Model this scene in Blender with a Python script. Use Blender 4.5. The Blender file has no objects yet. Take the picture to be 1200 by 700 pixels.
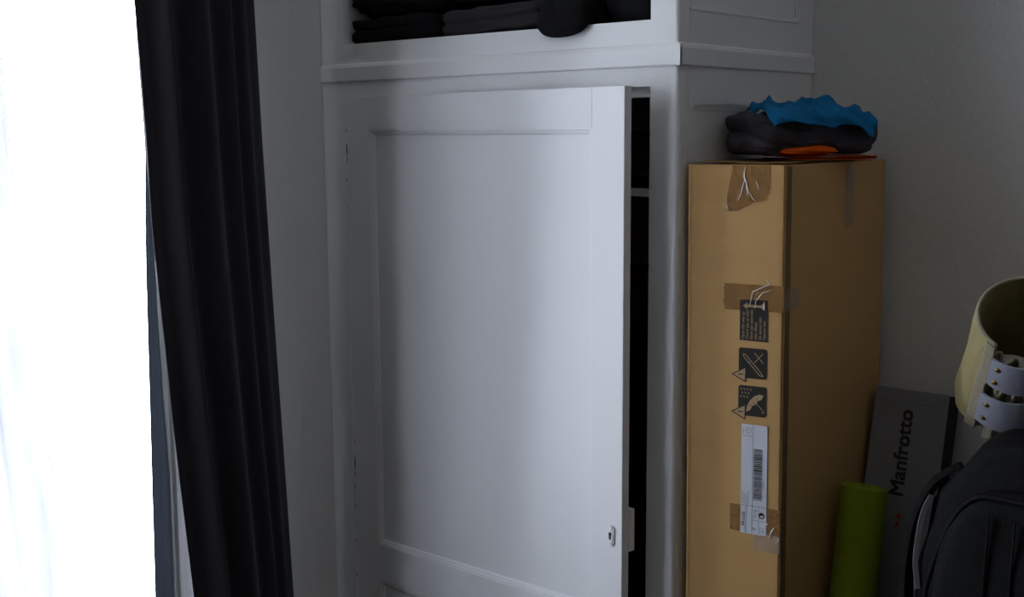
import bpy, bmesh, math, random
from mathutils import Vector, Matrix, noise

SC = bpy.context.scene
COL = SC.collection
PI = math.pi

# ------------------------------------------------------------------ camera
FPX, PITCH, ROLL, YAW = 1380.0, math.radians(8.05), math.radians(-0.4), math.radians(-41.55)
CAM = Vector((1.134, -1.711, 1.35))
fwd = Vector((math.sin(YAW) * math.cos(PITCH), math.cos(YAW) * math.cos(PITCH), -math.sin(PITCH)))
rgt = fwd.cross(Vector((0, 0, 1))).normalized()
upv = rgt.cross(fwd)
cx = rgt * math.cos(ROLL) + upv * math.sin(ROLL)
cy = upv * math.cos(ROLL) - rgt * math.sin(ROLL)
cd = bpy.data.cameras.new('camera')
cam = bpy.data.objects.new('camera', cd)
COL.objects.link(cam)
m = Matrix((cx, cy, -fwd)).transposed().to_4x4()
m.translation = CAM
cam.matrix_world = m
cd.sensor_fit = 'HORIZONTAL'
cd.sensor_width = 36.0
cd.lens = 36.0 * FPX / 1200.0
cd.clip_start = 0.02
SC.camera = cam

# ------------------------------------------------------------------ sky, daylight portal, exposure
W = bpy.data.worlds.new('overcast_sky')
SC.world = W
W.use_nodes = True
bg = W.node_tree.nodes['Background']
bg.inputs[0].default_value = (0.82, 0.90, 1.0, 1)
bg.inputs[1].default_value = 16.5
SC.view_settings.view_transform = 'Standard'
SC.view_settings.look = 'None'
SC.view_settings.gamma = 1.0
SC.view_settings.use_curve_mapping = False
SC.view_settings.exposure = 0.0
SC.cycles.use_denoising = True
SC.cycles.max_bounces = 10
SC.cycles.diffuse_bounces = 6
SC.cycles.transparent_max_bounces = 12
SC.cycles.sample_clamp_indirect = 6.0

WY0, WY1, WZ0, WZ1 = -0.25, -1.45, 0.24, 2.40          # window opening in the left wall
ld = bpy.data.lights.new('window_portal', 'AREA')
ld.shape = 'RECTANGLE'
ld.size = WY0 - WY1
ld.size_y = WZ1 - WZ0
ld.cycles.is_portal = True
lo = bpy.data.objects.new('window_portal', ld)
COL.objects.link(lo)
lo.matrix_world = Matrix(((0, 0, -1, -1.20), (1, 0, 0, (WY0 + WY1) / 2), (0, -1, 0, (WZ0 + WZ1) / 2), (0, 0, 0, 1)))


# ------------------------------------------------------------------ materials
def mat(name, col, rough=0.6, bump=None, var=None, spec=0.35, sheen=0.0, metal=0.0, stretch=(1, 1, 1)):
    """bump=(scale, strength, detail); var=(scale, amount) value variation"""
    M = bpy.data.materials.new(name)
    M.use_nodes = True
    nt = M.node_tree
    b = nt.nodes['Principled BSDF']
    b.inputs['Base Color'].default_value = (*col, 1)
    b.inputs['Roughness'].default_value = rough
    b.inputs['Specular IOR Level'].default_value = spec
    b.inputs['Metallic'].default_value = metal
    if sheen:
        b.inputs['Sheen Weight'].default_value = sheen
    tc = nt.nodes.new('ShaderNodeTexCoord')
    mp = nt.nodes.new('ShaderNodeMapping')
    mp.inputs['Scale'].default_value = stretch
    nt.links.new(tc.outputs['Object'], mp.inputs['Vector'])
    if var:
        n = nt.nodes.new('ShaderNodeTexNoise')
        n.inputs['Scale'].default_value = var[0]
        n.inputs['Detail'].default_value = 4
        nt.links.new(mp.outputs[0], n.inputs['Vector'])
        r = nt.nodes.new('ShaderNodeMapRange')
        r.inputs['To Min'].default_value = 1 - var[1]
        r.inputs['To Max'].default_value = 1 + var[1]
        nt.links.new(n.outputs['Fac'], r.inputs['Value'])
        mx = nt.nodes.new('ShaderNodeVectorMath')
        mx.operation = 'SCALE'
        mx.inputs[0].default_value = col
        nt.links.new(r.outputs[0], mx.inputs['Scale'])
        nt.links.new(mx.outputs[0], b.inputs['Base Color'])
    if bump:
        n = nt.nodes.new('ShaderNodeTexNoise')
        n.inputs['Scale'].default_value = bump[0]
        n.inputs['Detail'].default_value = bump[2]
        nt.links.new(mp.outputs[0], n.inputs['Vector'])
        bp = nt.nodes.new('ShaderNodeBump')
        bp.inputs['Strength'].default_value = bump[1]
        bp.inputs['Distance'].default_value = 0.004
        nt.links.new(n.outputs['Fac'], bp.inputs['Height'])
        nt.links.new(bp.outputs[0], b.inputs['Normal'])
    return M


M = {}
M['paint'] = mat('white_gloss_paint', (0.83, 0.83, 0.84), 0.42, (60, 0.12, 3), (5, 0.02), stretch=(1, 1, 0.25))
M['wallpaper'] = mat('painted_wallpaper', (0.72, 0.71, 0.70), 0.8, (150, 0.55, 3), (3, 0.03), spec=0.15, stretch=(1, 1, 0.35))
M['ceiling'] = mat('ceiling_paint', (0.84, 0.80, 0.73), 0.8, (60, 0.1, 2))
M['floor'] = mat('dark_stained_floor', (0.03, 0.021, 0.015), 0.5, (30, 0.1, 3), (6, 0.25), stretch=(1, 8, 1))
M['far_wall'] = mat('brown_grey_wall_paint', (0.76, 0.74, 0.71), 0.8, (150, 0.3, 2))
M['bounce_cut_wood'] = mat('bounce_cut_dark_wood', (0.035, 0.024, 0.018), 0.5, (30, 0.1, 3), (8, 0.3), stretch=(6, 6, 1))  # for the added slabs that soak up bounced light
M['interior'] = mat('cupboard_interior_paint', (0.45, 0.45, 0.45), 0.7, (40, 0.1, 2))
M['card'] = mat('corrugated_card', (0.58, 0.35, 0.14), 0.75, (120, 0.10, 2), (7, 0.07), spec=0.2, stretch=(0.6, 0.6, 3))
M['brown_strip'] = mat('dark_brown_card', (0.19, 0.115, 0.055), 0.9, (200, 0.4, 2))
M['ink'] = mat('black_print', (0.025, 0.022, 0.02), 0.7)
M['card_print'] = mat('unprinted_card', (0.46, 0.31, 0.17), 0.8)
M['label'] = mat('white_paper_label', (0.70, 0.71, 0.78), 0.5, spec=0.3)
M['crease'] = mat('tape_crease', (0.85, 0.84, 0.82), 0.2, spec=0.6)
M['curtain'] = mat('charcoal_curtain_fabric', (0.024, 0.0225, 0.027), 0.8, (400, 0.15, 2), (4, 0.1), spec=0.1, sheen=0.06)
M['black_cloth'] = mat('black_cotton', (0.010, 0.010, 0.0115), 0.9, (250, 0.3, 3), (9, 0.2), spec=0.08)
M['grey_cloth'] = mat('dark_grey_denim', (0.036, 0.034, 0.038), 0.9, (300, 0.35, 3), (9, 0.2), spec=0.08)
M['plum_cloth'] = mat('charcoal_jersey', (0.060, 0.054, 0.066), 0.9, (300, 0.3, 3), (12, 0.12), spec=0.08, sheen=0.05)
M['blue_cloth'] = mat('blue_jersey', (0.010, 0.155, 0.36), 0.85, (300, 0.3, 3), (14, 0.12), spec=0.1)
M['orange_cloth'] = mat('orange_jersey', (0.66, 0.095, 0.006), 0.85, (300, 0.3, 3), (14, 0.1), spec=0.1)
M['mat_green'] = mat('green_foam', (0.24, 0.32, 0.012), 0.8, (220, 0.4, 2), (30, 0.08), spec=0.15)
M['grey_card'] = mat('grey_white_carton', (0.25, 0.25, 0.27), 0.6, (80, 0.05, 2), (8, 0.04))
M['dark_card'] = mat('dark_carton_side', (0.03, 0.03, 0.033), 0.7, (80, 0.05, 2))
M['red_ink'] = mat('red_print', (0.42, 0.02, 0.015), 0.6)
M['bag'] = mat('black_nylon', (0.0065, 0.0065, 0.0075), 0.75, (350, 0.3, 2), (9, 0.1), spec=0.15)
M['bag_trim'] = mat('black_webbing', (0.005, 0.005, 0.006), 0.7, (500, 0.3, 1), spec=0.2)
M['bag_lining'] = mat('pale_grey_lining', (0.24, 0.23, 0.24), 0.8, (200, 0.2, 2))
M['zip'] = mat('nickel_zip_pull', (0.5, 0.5, 0.52), 0.35, metal=1.0)
M['canvas'] = mat('cream_canvas', (0.36, 0.305, 0.15), 0.85, (180, 0.35, 3), (16, 0.10), spec=0.1)
M['canvas_trim'] = mat('cream_ruffled_edging', (0.34, 0.30, 0.215), 0.85, (120, 0.5, 3), (20, 0.12), spec=0.1)
M['strap_white'] = mat('white_strap', (0.33, 0.34, 0.41), 0.6, (200, 0.15, 2))
M['brass'] = mat('brass_rivet', (0.32, 0.22, 0.08), 0.4, metal=0.9)
M['dark_gap'] = mat('bare_dark_gap', (0.02, 0.018, 0.016), 0.9)
M['steel'] = mat('lock_steel', (0.25, 0.22, 0.18), 0.5, metal=0.7)


def add_translucency(m_, fac, col):
    nt = m_.node_tree
    out = [n for n in nt.nodes if n.type == 'OUTPUT_MATERIAL'][0]
    p = nt.nodes['Principled BSDF']
    tl = nt.nodes.new('ShaderNodeBsdfTranslucent')
    tl.inputs['Color'].default_value = (*col, 1)
    mx = nt.nodes.new('ShaderNodeMixShader')
    mx.inputs[0].default_value = fac
    nt.links.new(p.outputs[0], mx.inputs[1])
    nt.links.new(tl.outputs[0], mx.inputs[2])
    nt.links.new(mx.outputs[0], out.inputs[0])


add_translucency(M['curtain'], 0.010, (0.40, 0.47, 0.60))


def sheer_material(name, alpha, col):
    s = bpy.data.materials.new(name)
    s.use_nodes = True
    nt = s.node_tree
    nt.nodes.clear()
    out = nt.nodes.new('ShaderNodeOutputMaterial')
    tr = nt.nodes.new('ShaderNodeBsdfTransparent')
    tl = nt.nodes.new('ShaderNodeBsdfTranslucent')
    df = nt.nodes.new('ShaderNodeBsdfDiffuse')
    for x in (tl, df):
        x.inputs['Color'].default_value = (*col, 1)
    a = nt.nodes.new('ShaderNodeMixShader')
    a.inputs[0].default_value = 0.55
    nt.links.new(df.outputs[0], a.inputs[1])
    nt.links.new(tl.outputs[0], a.inputs[2])
    b = nt.nodes.new('ShaderNodeMixShader')
    tc = nt.nodes.new('ShaderNodeTexCoord')
    mp = nt.nodes.new('ShaderNodeMapping')
    mp.inputs['Scale'].default_value = (1, 1, 0.12)
    n = nt.nodes.new('ShaderNodeTexNoise')
    n.inputs['Scale'].default_value = 26
    n.inputs['Detail'].default_value = 3
    nt.links.new(tc.outputs['Object'], mp.inputs['Vector'])
    nt.links.new(mp.outputs[0], n.inputs['Vector'])
    r = nt.nodes.new('ShaderNodeMapRange')
    r.inputs['To Min'].default_value = alpha - 0.035
    r.inputs['To Max'].default_value = alpha + 0.035
    nt.links.new(n.outputs['Fac'], r.inputs['Value'])
    nt.links.new(r.outputs[0], b.inputs[0])
    nt.links.new(tr.outputs[0], b.inputs[1])
    nt.links.new(a.outputs[0], b.inputs[2])
    nt.links.new(b.outputs[0], out.inputs[0])
    return s


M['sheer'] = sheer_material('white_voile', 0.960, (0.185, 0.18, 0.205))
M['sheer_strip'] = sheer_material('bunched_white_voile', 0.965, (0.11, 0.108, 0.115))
M['sheer_dense'] = sheer_material('gathered_white_voile', 0.92, (0.86, 0.86, 0.90))


def film_material(name, col, alpha, rough):
    s = bpy.data.materials.new(name)
    s.use_nodes = True
    nt = s.node_tree
    p = nt.nodes['Principled BSDF']
    p.inputs['Base Color'].default_value = (*col, 1)
    p.inputs['Roughness'].default_value = rough
    tc = nt.nodes.new('ShaderNodeTexCoord')
    n = nt.nodes.new('ShaderNodeTexNoise')
    n.inputs['Scale'].default_value = 35
    nt.links.new(tc.outputs['Object'], n.inputs['Vector'])
    r = nt.nodes.new('ShaderNodeMapRange')
    r.inputs['To Min'].default_value = max(alpha - 0.2, 0)
    r.inputs['To Max'].default_value = min(alpha + 0.2, 1)
    nt.links.new(n.outputs['Fac'], r.inputs['Value'])
    nt.links.new(r.outputs[0], p.inputs['Alpha'])
    return s


M['tape'] = film_material('brown_packing_tape', (0.40, 0.21, 0.07), 0.55, 0.35)
M['clear_tape'] = film_material('clear_packing_tape', (0.62, 0.52, 0.42), 0.25, 0.3)


def glass_material():
    s = bpy.data.materials.new('window_glass')
    s.use_nodes = True
    nt = s.node_tree
    nt.nodes.clear()
    out = nt.nodes.new('ShaderNodeOutputMaterial')
    tr = nt.nodes.new('ShaderNodeBsdfTransparent')
    gl = nt.nodes.new('ShaderNodeBsdfGlossy')
    gl.inputs['Roughness'].default_value = 0.02
    fr = nt.nodes.new('ShaderNodeFresnel')
    fr.inputs['IOR'].default_value = 1.3
    mx = nt.nodes.new('ShaderNodeMixShader')
    nt.links.new(fr.outputs[0], mx.inputs[0])
    nt.links.new(tr.outputs[0], mx.inputs[1])
    nt.links.new(gl.outputs[0], mx.inputs[2])
    nt.links.new(mx.outputs[0], out.inputs[0])
    return s


M['glass'] = glass_material()


# ------------------------------------------------------------------ helpers
def obj(name, bm, material, parent=None, smooth=False, autosmooth=None):
    me = bpy.data.meshes.new(name)
    bmesh.ops.recalc_face_normals(bm, faces=bm.faces)
    bm.to_mesh(me)
    bm.free()
    me.materials.append(M[material] if isinstance(material, str) else material)
    o = bpy.data.objects.new(name, me)
    COL.objects.link(o)
    if smooth:
        for p in me.polygons:
            p.use_smooth = True
        if autosmooth:
            me.set_sharp_from_angle(angle=math.radians(autosmooth))
    if parent:
        o.parent = parent
    return o


def tag(o, label=None, cat=None, group=None, kind=None):
    if label: o['label'] = label
    if cat: o['category'] = cat
    if group: o['group'] = group
    if kind: o['kind'] = kind
    return o


def thing(name, label, cat, loc=(0, 0, 0), group=None, rz=0):
    o = bpy.data.objects.new(name, None)
    o.empty_display_size = 0.1
    COL.objects.link(o)
    o.location = loc
    o.rotation_euler = (0, 0, rz)
    return tag(o, label, cat, group)


def box(bm, x0, x1, y0, y1, z0, z1, bev=0.0, seg=2):
    vs = [bm.verts.new((x, y, z)) for x in (x0, x1) for y in (y0, y1) for z in (z0, z1)]
    idx = [(0, 1, 3, 2), (4, 6, 7, 5), (0, 4, 5, 1), (2, 3, 7, 6), (0, 2, 6, 4), (1, 5, 7, 3)]
    fs = [bm.faces.new([vs[i] for i in f]) for f in idx]
    if bev:
        es = set(e for f in fs for e in f.edges)
        bmesh.ops.bevel(bm, geom=list(es), offset=bev, segments=seg, affect='EDGES', profile=0.5)
    return fs


def bx(*a, bev=0.0, seg=2):
    bm = bmesh.new()
    box(bm, *a, bev=bev, seg=seg)
    return bm


def grid(fn, nu, nv, close_u=False, thick=0.0):
    """surface fn(u, v) -> point"""
    bm = bmesh.new()
    g = [[bm.verts.new(fn(i / nu, j / nv)) for j in range(nv + 1)] for i in range(nu + (0 if close_u else 1))]
    n = len(g)
    for i in range(nu):
        for j in range(nv):
            a, b = g[i], g[(i + 1) % n]
            try:
                bm.faces.new((a[j], b[j], b[j + 1], a[j + 1]))
            except ValueError:
                pass
    if thick:
        bmesh.ops.recalc_face_normals(bm, faces=bm.faces)
        bmesh.ops.solidify(bm, geom=bm.faces[:], thickness=thick)
    return bm


def extrude_poly(pts, depth, frame):
    """pts in (u, v), front at frame n=0 .. depth behind; frame = (O, U, V, N)"""
    O, U, V, N = frame
    bm = bmesh.new()
    a = [bm.verts.new(O + U * p[0] + V * p[1]) for p in pts]
    b = [bm.verts.new(O + U * p[0] + V * p[1] + N * depth) for p in pts]
    bm.faces.new(a)
    bm.faces.new(b[::-1])
    k = len(pts)
    for i in range(k):
        bm.faces.new((a[i], a[(i + 1) % k], b[(i + 1) % k], b[i]))
    return bm


def merge(bms):
    out = bmesh.new()
    for b in bms:
        me = bpy.data.meshes.new('tmp')
        b.to_mesh(me)
        b.free()
        out.from_mesh(me)
        bpy.data.meshes.remove(me)
    return out


def tube(path, r, seg=10, cap=True, flat=None):
    """round tube along points; r float or list"""
    bm = bmesh.new()
    n = len(path)
    path = [Vector(p) for p in path]
    rings = []
    ref = None
    for i, p in enumerate(path):
        t = (path[min(i + 1, n - 1)] - path[max(i - 1, 0)]).normalized()
        if ref is None:
            ref = t.orthogonal().normalized()
        ref = (ref - t * ref.dot(t)).normalized()
        bi = t.cross(ref)
        rr = r[i] if isinstance(r, (list, tuple)) else r
        rings.append([bm.verts.new(p + ref * math.cos(a) * rr + bi * math.sin(a) * rr * (flat or 1)) for a in [2 * PI * k / seg for k in range(seg)]])
    for a, b in zip(rings, rings[1:]):
        for k in range(seg):
            bm.faces.new((a[k], a[(k + 1) % seg], b[(k + 1) % seg], b[k]))
    if cap:
        bm.faces.new(rings[0][::-1])
        bm.faces.new(rings[-1])
    return bm


def lerp_tab(tab, z):
    tab = sorted(tab)
    if z <= tab[0][0]:
        (a, va), (b, vb) = tab[0], tab[1]
    elif z >= tab[-1][0]:
        (a, va), (b, vb) = tab[-2], tab[-1]
        t = (z - b) / (b - a)
        return vb + (vb - va) * max(min(t, 0.4), -0.4)
    else:
        for (a, va), (b, vb) in zip(tab, tab[1:]):
            if a <= z <= b:
                break
        t = (z - a) / (b - a)
        return va + (vb - va) * t
    t = (z - a) / (b - a)
    return va + (vb - va) * max(min(t, 1.4), -0.4)


def text_bm(s, size, frame, bold=0.0, align='LEFT', sx=1.0):
    """flat lettering in frame (O, U, V, N): U is the reading direction, V letter-up"""
    cu = bpy.data.curves.new('t', 'FONT')
    cu.body = s
    cu.size = size
    cu.offset = bold
    cu.align_x = align
    cu.fill_mode = 'FRONT'
    cu.resolution_u = 3
    o = bpy.data.objects.new('t', cu)
    COL.objects.link(o)
    dg = bpy.context.evaluated_depsgraph_get()
    me = bpy.data.meshes.new_from_object(o.evaluated_get(dg))
    bm = bmesh.new()
    bm.from_mesh(me)
    bpy.data.objects.remove(o)
    bpy.data.curves.remove(cu)
    bpy.data.meshes.remove(me)
    O, U, V, N = frame
    for v in bm.verts:
        v.co = O + U * (v.co.x * sx) + V * v.co.y
    return bm


def ridge(p):
    return 1.0 - abs(noise.noise(p)) * 2.2


# ------------------------------------------------------------------ the room
XW = -0.942      # face of the window wall
YB = 0.477       # face of the back wall
XR, YF, ZC = 2.8, -3.9, 2.46
tag(obj('floor', bx(XW - 0.3, XR + 0.2, YF - 0.2, YB + 0.2, -0.1, 0.0), 'floor'), kind='structure')
tag(obj('ceiling', bx(XW - 0.3, XR + 0.2, YF - 0.2, YB + 0.2, ZC, ZC + 0.1), 'ceiling'), kind='structure')
tag(obj('wall_back', bx(XW - 0.3, XR + 0.2, YB, YB + 0.15, 0, ZC), 'wallpaper'), kind='structure')
tag(obj('wall_right', bx(XR, XR + 0.15, YF, YB, 0, ZC), 'far_wall'), kind='structure')
tag(obj('wall_front', bx(XW - 0.3, XR + 0.2, YF - 0.15, YF, 0, ZC), 'far_wall'), kind='structure')
tag(obj('bounce_cut_1', bx(XR - 0.02, XR - 0.001, YF + 0.021, YB - 0.002, 0.001, 1.35, bev=0.003), 'bounce_cut_wood'), kind='structure')    # added out-of-view dark slab, cuts light bounced off the lower wall
tag(obj('bounce_cut_2', bx(XW + 0.002, XR - 0.022, YF + 0.001, YF + 0.02, 0.001, 1.35, bev=0.003), 'bounce_cut_wood'), kind='structure')  # second added slab, same purpose on the unseen front wall
bm = bmesh.new()
box(bm, XW - 0.2, XW, WY0, YB, 0, ZC)
box(bm, XW - 0.2, XW, YF, WY1, 0, ZC)
box(bm, XW - 0.2, XW, WY1, WY0, WZ1, ZC)
box(bm, XW - 0.2, XW, WY1, WY0, 0, WZ0)
tag(obj('wall_left', bm, 'wallpaper'), kind='structure')

# tall casement window: frame, two casements, panes
win = bpy.data.objects.new('window_1', None)
COL.objects.link(win)
win.location = (XW - 0.15, (WY0 + WY1) / 2, 0)
tag(win, kind='structure')
hw = (WY0 - WY1) / 2
bm = bmesh.new()
box(bm, -0.035, 0.035, -hw, -hw + 0.04, WZ0, WZ1, 0.003)
box(bm, -0.035, 0.035, hw - 0.04, hw, WZ0, WZ1, 0.003)
box(bm, -0.035, 0.035, -hw + 0.04, hw - 0.04, WZ1 - 0.045, WZ1, 0.003)
box(bm, -0.035, 0.035, -hw + 0.04, hw - 0.04, WZ0, WZ0 + 0.03, 0.003)
obj('window_frame', bm, 'paint', win)
for a, b in ((-hw + 0.042, -0.002), (0.002, hw - 0.042)):
    bm = bmesh.new()
    box(bm, -0.02, 0.02, a, a + 0.05, WZ0 + 0.032, WZ1 - 0.047, 0.003)
    box(bm, -0.02, 0.02, b - 0.05, b, WZ0 + 0.032, WZ1 - 0.047, 0.003)
    box(bm, -0.02, 0.02, a + 0.05, b - 0.05, WZ1 - 0.105, WZ1 - 0.047, 0.003)
    box(bm, -0.02, 0.02, a + 0.05, b - 0.05, WZ0 + 0.032, WZ0 + 0.075, 0.003)
    cs = obj('casement', bm, 'paint', win)
    obj('pane', bx(-0.002, 0.002, a + 0.045, b - 0.045, WZ0 + 0.07, WZ1 - 0.1), 'glass', cs)

# ------------------------------------------------------------------ built-in cupboard
cb = thing('built_in_cupboard', 'white painted built-in cupboard with one panelled door ajar and an open compartment above', 'cupboard', (0, 0, 0))
XL = -0.940
OX0, OX1 = -0.868, -0.059         # opening
ZT = 2.05
LZ0, LZ1 = 1.423, 1.540           # lintel
obj('stile', bx(XL, OX0, 0, 0.022, 0, ZT, bev=0.001), 'paint', cb)
bm = bx(OX1, 0.0, 0, 0.03, 0, ZT)
es = [e for e in bm.edges if all(abs(v.co.x) < 1e-5 and abs(v.co.y) < 1e-5 for v in e.verts)]
bmesh.ops.bevel(bm, geom=es, offset=0.009, segments=6, affect='EDGES', profile=0.5)
obj('stile', bm, 'paint', cb, smooth=True, autosmooth=40)


def wavy_bar(x0, x1, y0, y1, z0, z1, n, amp, seed):
    """painted board whose lower edge is slightly uneven"""
    def rnd(i, s):
        return noise.noise(Vector((i * 0.37, s, seed))) * amp
    bm = bmesh.new()
    rows = []
    for i in range(n + 1):
        x = x0 + (x1 - x0) * i / n
        d = rnd(i, 0)
        rows.append([bm.verts.new(p) for p in ((x, y0, z0 + d), (x, y0, z1), (x, y1, z1), (x, y1, z0 + d))])
    for a, b in zip(rows, rows[1:]):
        for k in range(4):
            bm.faces.new((a[k], a[(k + 1) % 4], b[(k + 1) % 4], b[k]))
    bm.faces.new(rows[0][::-1])
    bm.faces.new(rows[-1])
    return bm


obj('rail', wavy_bar(OX0, OX1, 0.0, 0.022, LZ0 + 0.004, LZ1, 60, 0.0016, 3), 'paint', cb)
obj('top_rail', bx(OX0, OX1, 0, 0.022, 1.97, ZT, bev=0.001), 'paint', cb)
obj('door_stop', bx(OX0, OX1, 0.030, 0.050, 1.409, 1.440, bev=0.001), 'paint', cb)


def mould_profile_bm(pts, a, b, axis):
    """extrude a profile (out, z) along x (axis 0, out = -y) or y (axis 1, out = +x)"""
    bm = bmesh.new()
    rings = []
    for t in (a, b):
        rings.append([bm.verts.new((t, -o, z) if axis == 0 else (o, t, z)) for o, z in pts])
    k = len(pts)
    for i in range(k):
        bm.faces.new((rings[0][i], rings[0][(i + 1) % k], rings[1][(i + 1) % k], rings[1][i]))
    bm.faces.new(rings[0][::-1])
    bm.faces.new(rings[1])
    return bm


prof = [(0, 1.4600), (0.0045, 1.4605), (0.0060, 1.4625), (0.0060, 1.490), (0.0035, 1.4965), (0, 1.499)]
obj('front_moulding', mould_profile_bm(prof, XL + 0.001, 0.0058, 0), 'paint', cb)
obj('side_moulding', mould_profile_bm([(0, 1.4600), (0.0045, 1.4605), (0.0058, 1.4625), (0.0058, 1.490), (0.0035, 1.4965), (0, 1.499)], -0.0058, 0.475, 1), 'paint', cb)
# right-hand side: framed with recessed panels
SY1 = 0.475
for z0, z1, nm in ((1.396, 1.557, 'side_rail'), (0.0, 0.10, 'side_rail'), (1.97, ZT, 'side_rail')):
    obj(nm, bx(-0.018, 0, 0.049, 0.424, z0, z1), 'paint', cb)
obj('side_stile', bx(-0.018, 0, 0.0305, 0.049, 0, ZT), 'paint', cb)
obj('side_stile', bx(-0.018, 0, 0.424, SY1, 0, ZT), 'paint', cb)
for z0, z1 in ((0.1, 1.396), (1.557, 1.97)):
    pn = obj('side_panel', bx(-0.016, -0.0075, 0.049, 0.424, z0, z1), 'paint', cb)
    bm = bmesh.new()
    for k, (w, o) in enumerate(((0.0045, -0.0022), (0.0100, -0.0046))):
        box(bm, -0.0078, o, 0.049, 0.424, z1 - w, z1)
        box(bm, -0.0078, o, 0.049, 0.424, z0, z0 + w)
        box(bm, -0.0078, o, 0.049, 0.049 + w, z0 + w, z1 - w)
        box(bm, -0.0078, o, 0.424 - w, 0.424, z0 + w, z1 - w)
    obj('bead', bm, 'paint', pn)
obj('bead', bx(-0.0005, 0.0022, 0.030, 0.424, 1.5545, 1.5595, bev=0.0008), 'paint', cb)
# carcass inside
obj('inner_side', bx(XL + 0.001, OX0 - 0.002, 0.0225, SY1, 0, ZT), 'paint', cb)
obj('back_board', bx(OX0, -0.02, 0.462, SY1, 0, ZT), 'interior', cb)
obj('compartment_floor', bx(OX0, -0.0185, 0.0225, 0.461, 1.519, 1.5385), 'paint', cb)
obj('cupboard_floor', bx(OX0, -0.0185, 0.0225, 0.461, 0.0, 0.06), 'interior', cb)
obj('cupboard_top', bx(XL + 0.001, 0.0, 0.0005, SY1, ZT + 0.0005, ZT + 0.022), 'paint', cb)
obj('shelf', bx(OX0, -0.0195, 0.052, 0.455, 1.232, 1.246, bev=0.001), 'paint', cb)

# door, hinged on the left, a few degrees open
DTH = math.radians(4.8)
dr = bpy.data.objects.new('door', None)
COL.objects.link(dr)
dr.parent = cb
dr.location = (OX0 + 0.0012, 0.0, 0)
dr.rotation_euler = (0, 0, -DTH)
DW, DT = 0.8055, 0.0185      # width, thickness; local: x along door, y = 0 is the front face, +y into the cupboard
D0, D1 = 0.012, 1.4275
PU0, PU1 = 0.085, 0.730      # panel opening
obj('door_stile', bx(0, PU0, 0, DT, D0, D1, bev=0.0012), 'paint', dr)
obj('door_stile', bx(PU1, DW, 0, DT, D0, D1 - 0.0006, bev=0.0014), 'paint', dr)
obj('door_rail', wavy_bar(PU0, PU1, 0, DT, 1.3575, D1 - 0.001, 40, 0.0, 1), 'paint', dr)


def slanted(u0, u1, za0, za1, zb0, zb1):
    bm = bmesh.new()
    pts = [(u0, za0), (u1, zb0), (u1, zb1), (u0, za1)]
    return extrude_poly(pts, DT, (Vector((0, 0, 0)), Vector((1, 0, 0)), Vector((0, 0, 1)), Vector((0, 1, 0))))


RA, RB = 0.4345, 0.4695      # top of the lock rail at the two stiles
QA, QB = 0.348, 0.383
obj('door_rail', slanted(PU0, PU1, QA, RA, QB, RB), 'paint', dr)
obj('door_rail', bx(PU0, PU1, 0, DT, D0, 0.16, bev=0.001), 'paint', dr)


def panel(z0a, z0b, z1, z1b=None, nm='door_panel'):
    z1b = z1 if z1b is None else z1b
    pn = obj(nm, extrude_poly([(PU0, z0a - 0.002), (PU1, z0b - 0.002), (PU1, z1b + 0.002), (PU0, z1 + 0.002)], 0.008,
             (Vector((0, 0.0075, 0)), Vector((1, 0, 0)), Vector((0, 0, 1)), Vector((0, 1, 0)))), 'paint', dr)
    # stepped bead with a sloping face
    bm = bmesh.new()
    steps = [(0.0, 0.0012), (0.0045, 0.0016), (0.0055, 0.0034), (0.0095, 0.0042), (0.0125, 0.0074)]
    rings = []
    for w, d in steps:
        rings.append([bm.verts.new(p) for p in ((PU0 + w, d, z0a + w), (PU1 - w, d, z0b + w), (PU1 - w, d, z1b - w), (PU0 + w, d, z1 - w))])
    rings.append([bm.verts.new((v.co.x, 0.0076, v.co.z)) for v in rings[-1]])
    for a, b in zip(rings, rings[1:]):
        for k in range(4):
            bm.faces.new((a[k], a[(k + 1) % 4], b[(k + 1) % 4], b[k]))
    obj('bead', bm, 'paint', dr)
    return pn


panel(RA, RB, 1.3575)
panel(0.16, 0.16, QA, QB)
# hinges, painted over, with the bare slits beside them
for zc, h in ((1.322, 0.075), (0.615, 0.085)):
    bm = tube([(-0.001, -0.0015, zc - h / 2), (-0.001, -0.0015, zc + h / 2)], 0.0034, 12)
    hg = obj('hinge', bm, 'paint', dr, smooth=True, autosmooth=50)
    for (a, b, w) in ((-0.50, -0.32, 0.0010), (-0.30, 0.06, 0.0022), (0.40, 0.50, 0.0008)):
        fr = (Vector((0.0026, -0.0008, zc)), Vector((1, 0, 0)), Vector((0, 0, 1)), Vector((0, 1, 0)))
        obj('hinge_gap', extrude_poly([(-w / 2, a * h), (w * 0.5, a * h + 0.002), (w, (a + b) / 2 * h), (w * 0.6, b * h), (-w / 2, b * h - 0.002)], 0.0009, fr), 'dark_gap', dr)
for z, h in ((1.245, 0.006), (1.19, 0.004), (0.545, 0.012), (0.50, 0.006), (0.455, 0.004), (0.415, 0.009), (0.372, 0.004), (0.335, 0.009)):
    obj('paint_crack', bx(0.0004, 0.0015, -0.0006, 0.0005, z, z + h), 'dark_gap', dr)
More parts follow.
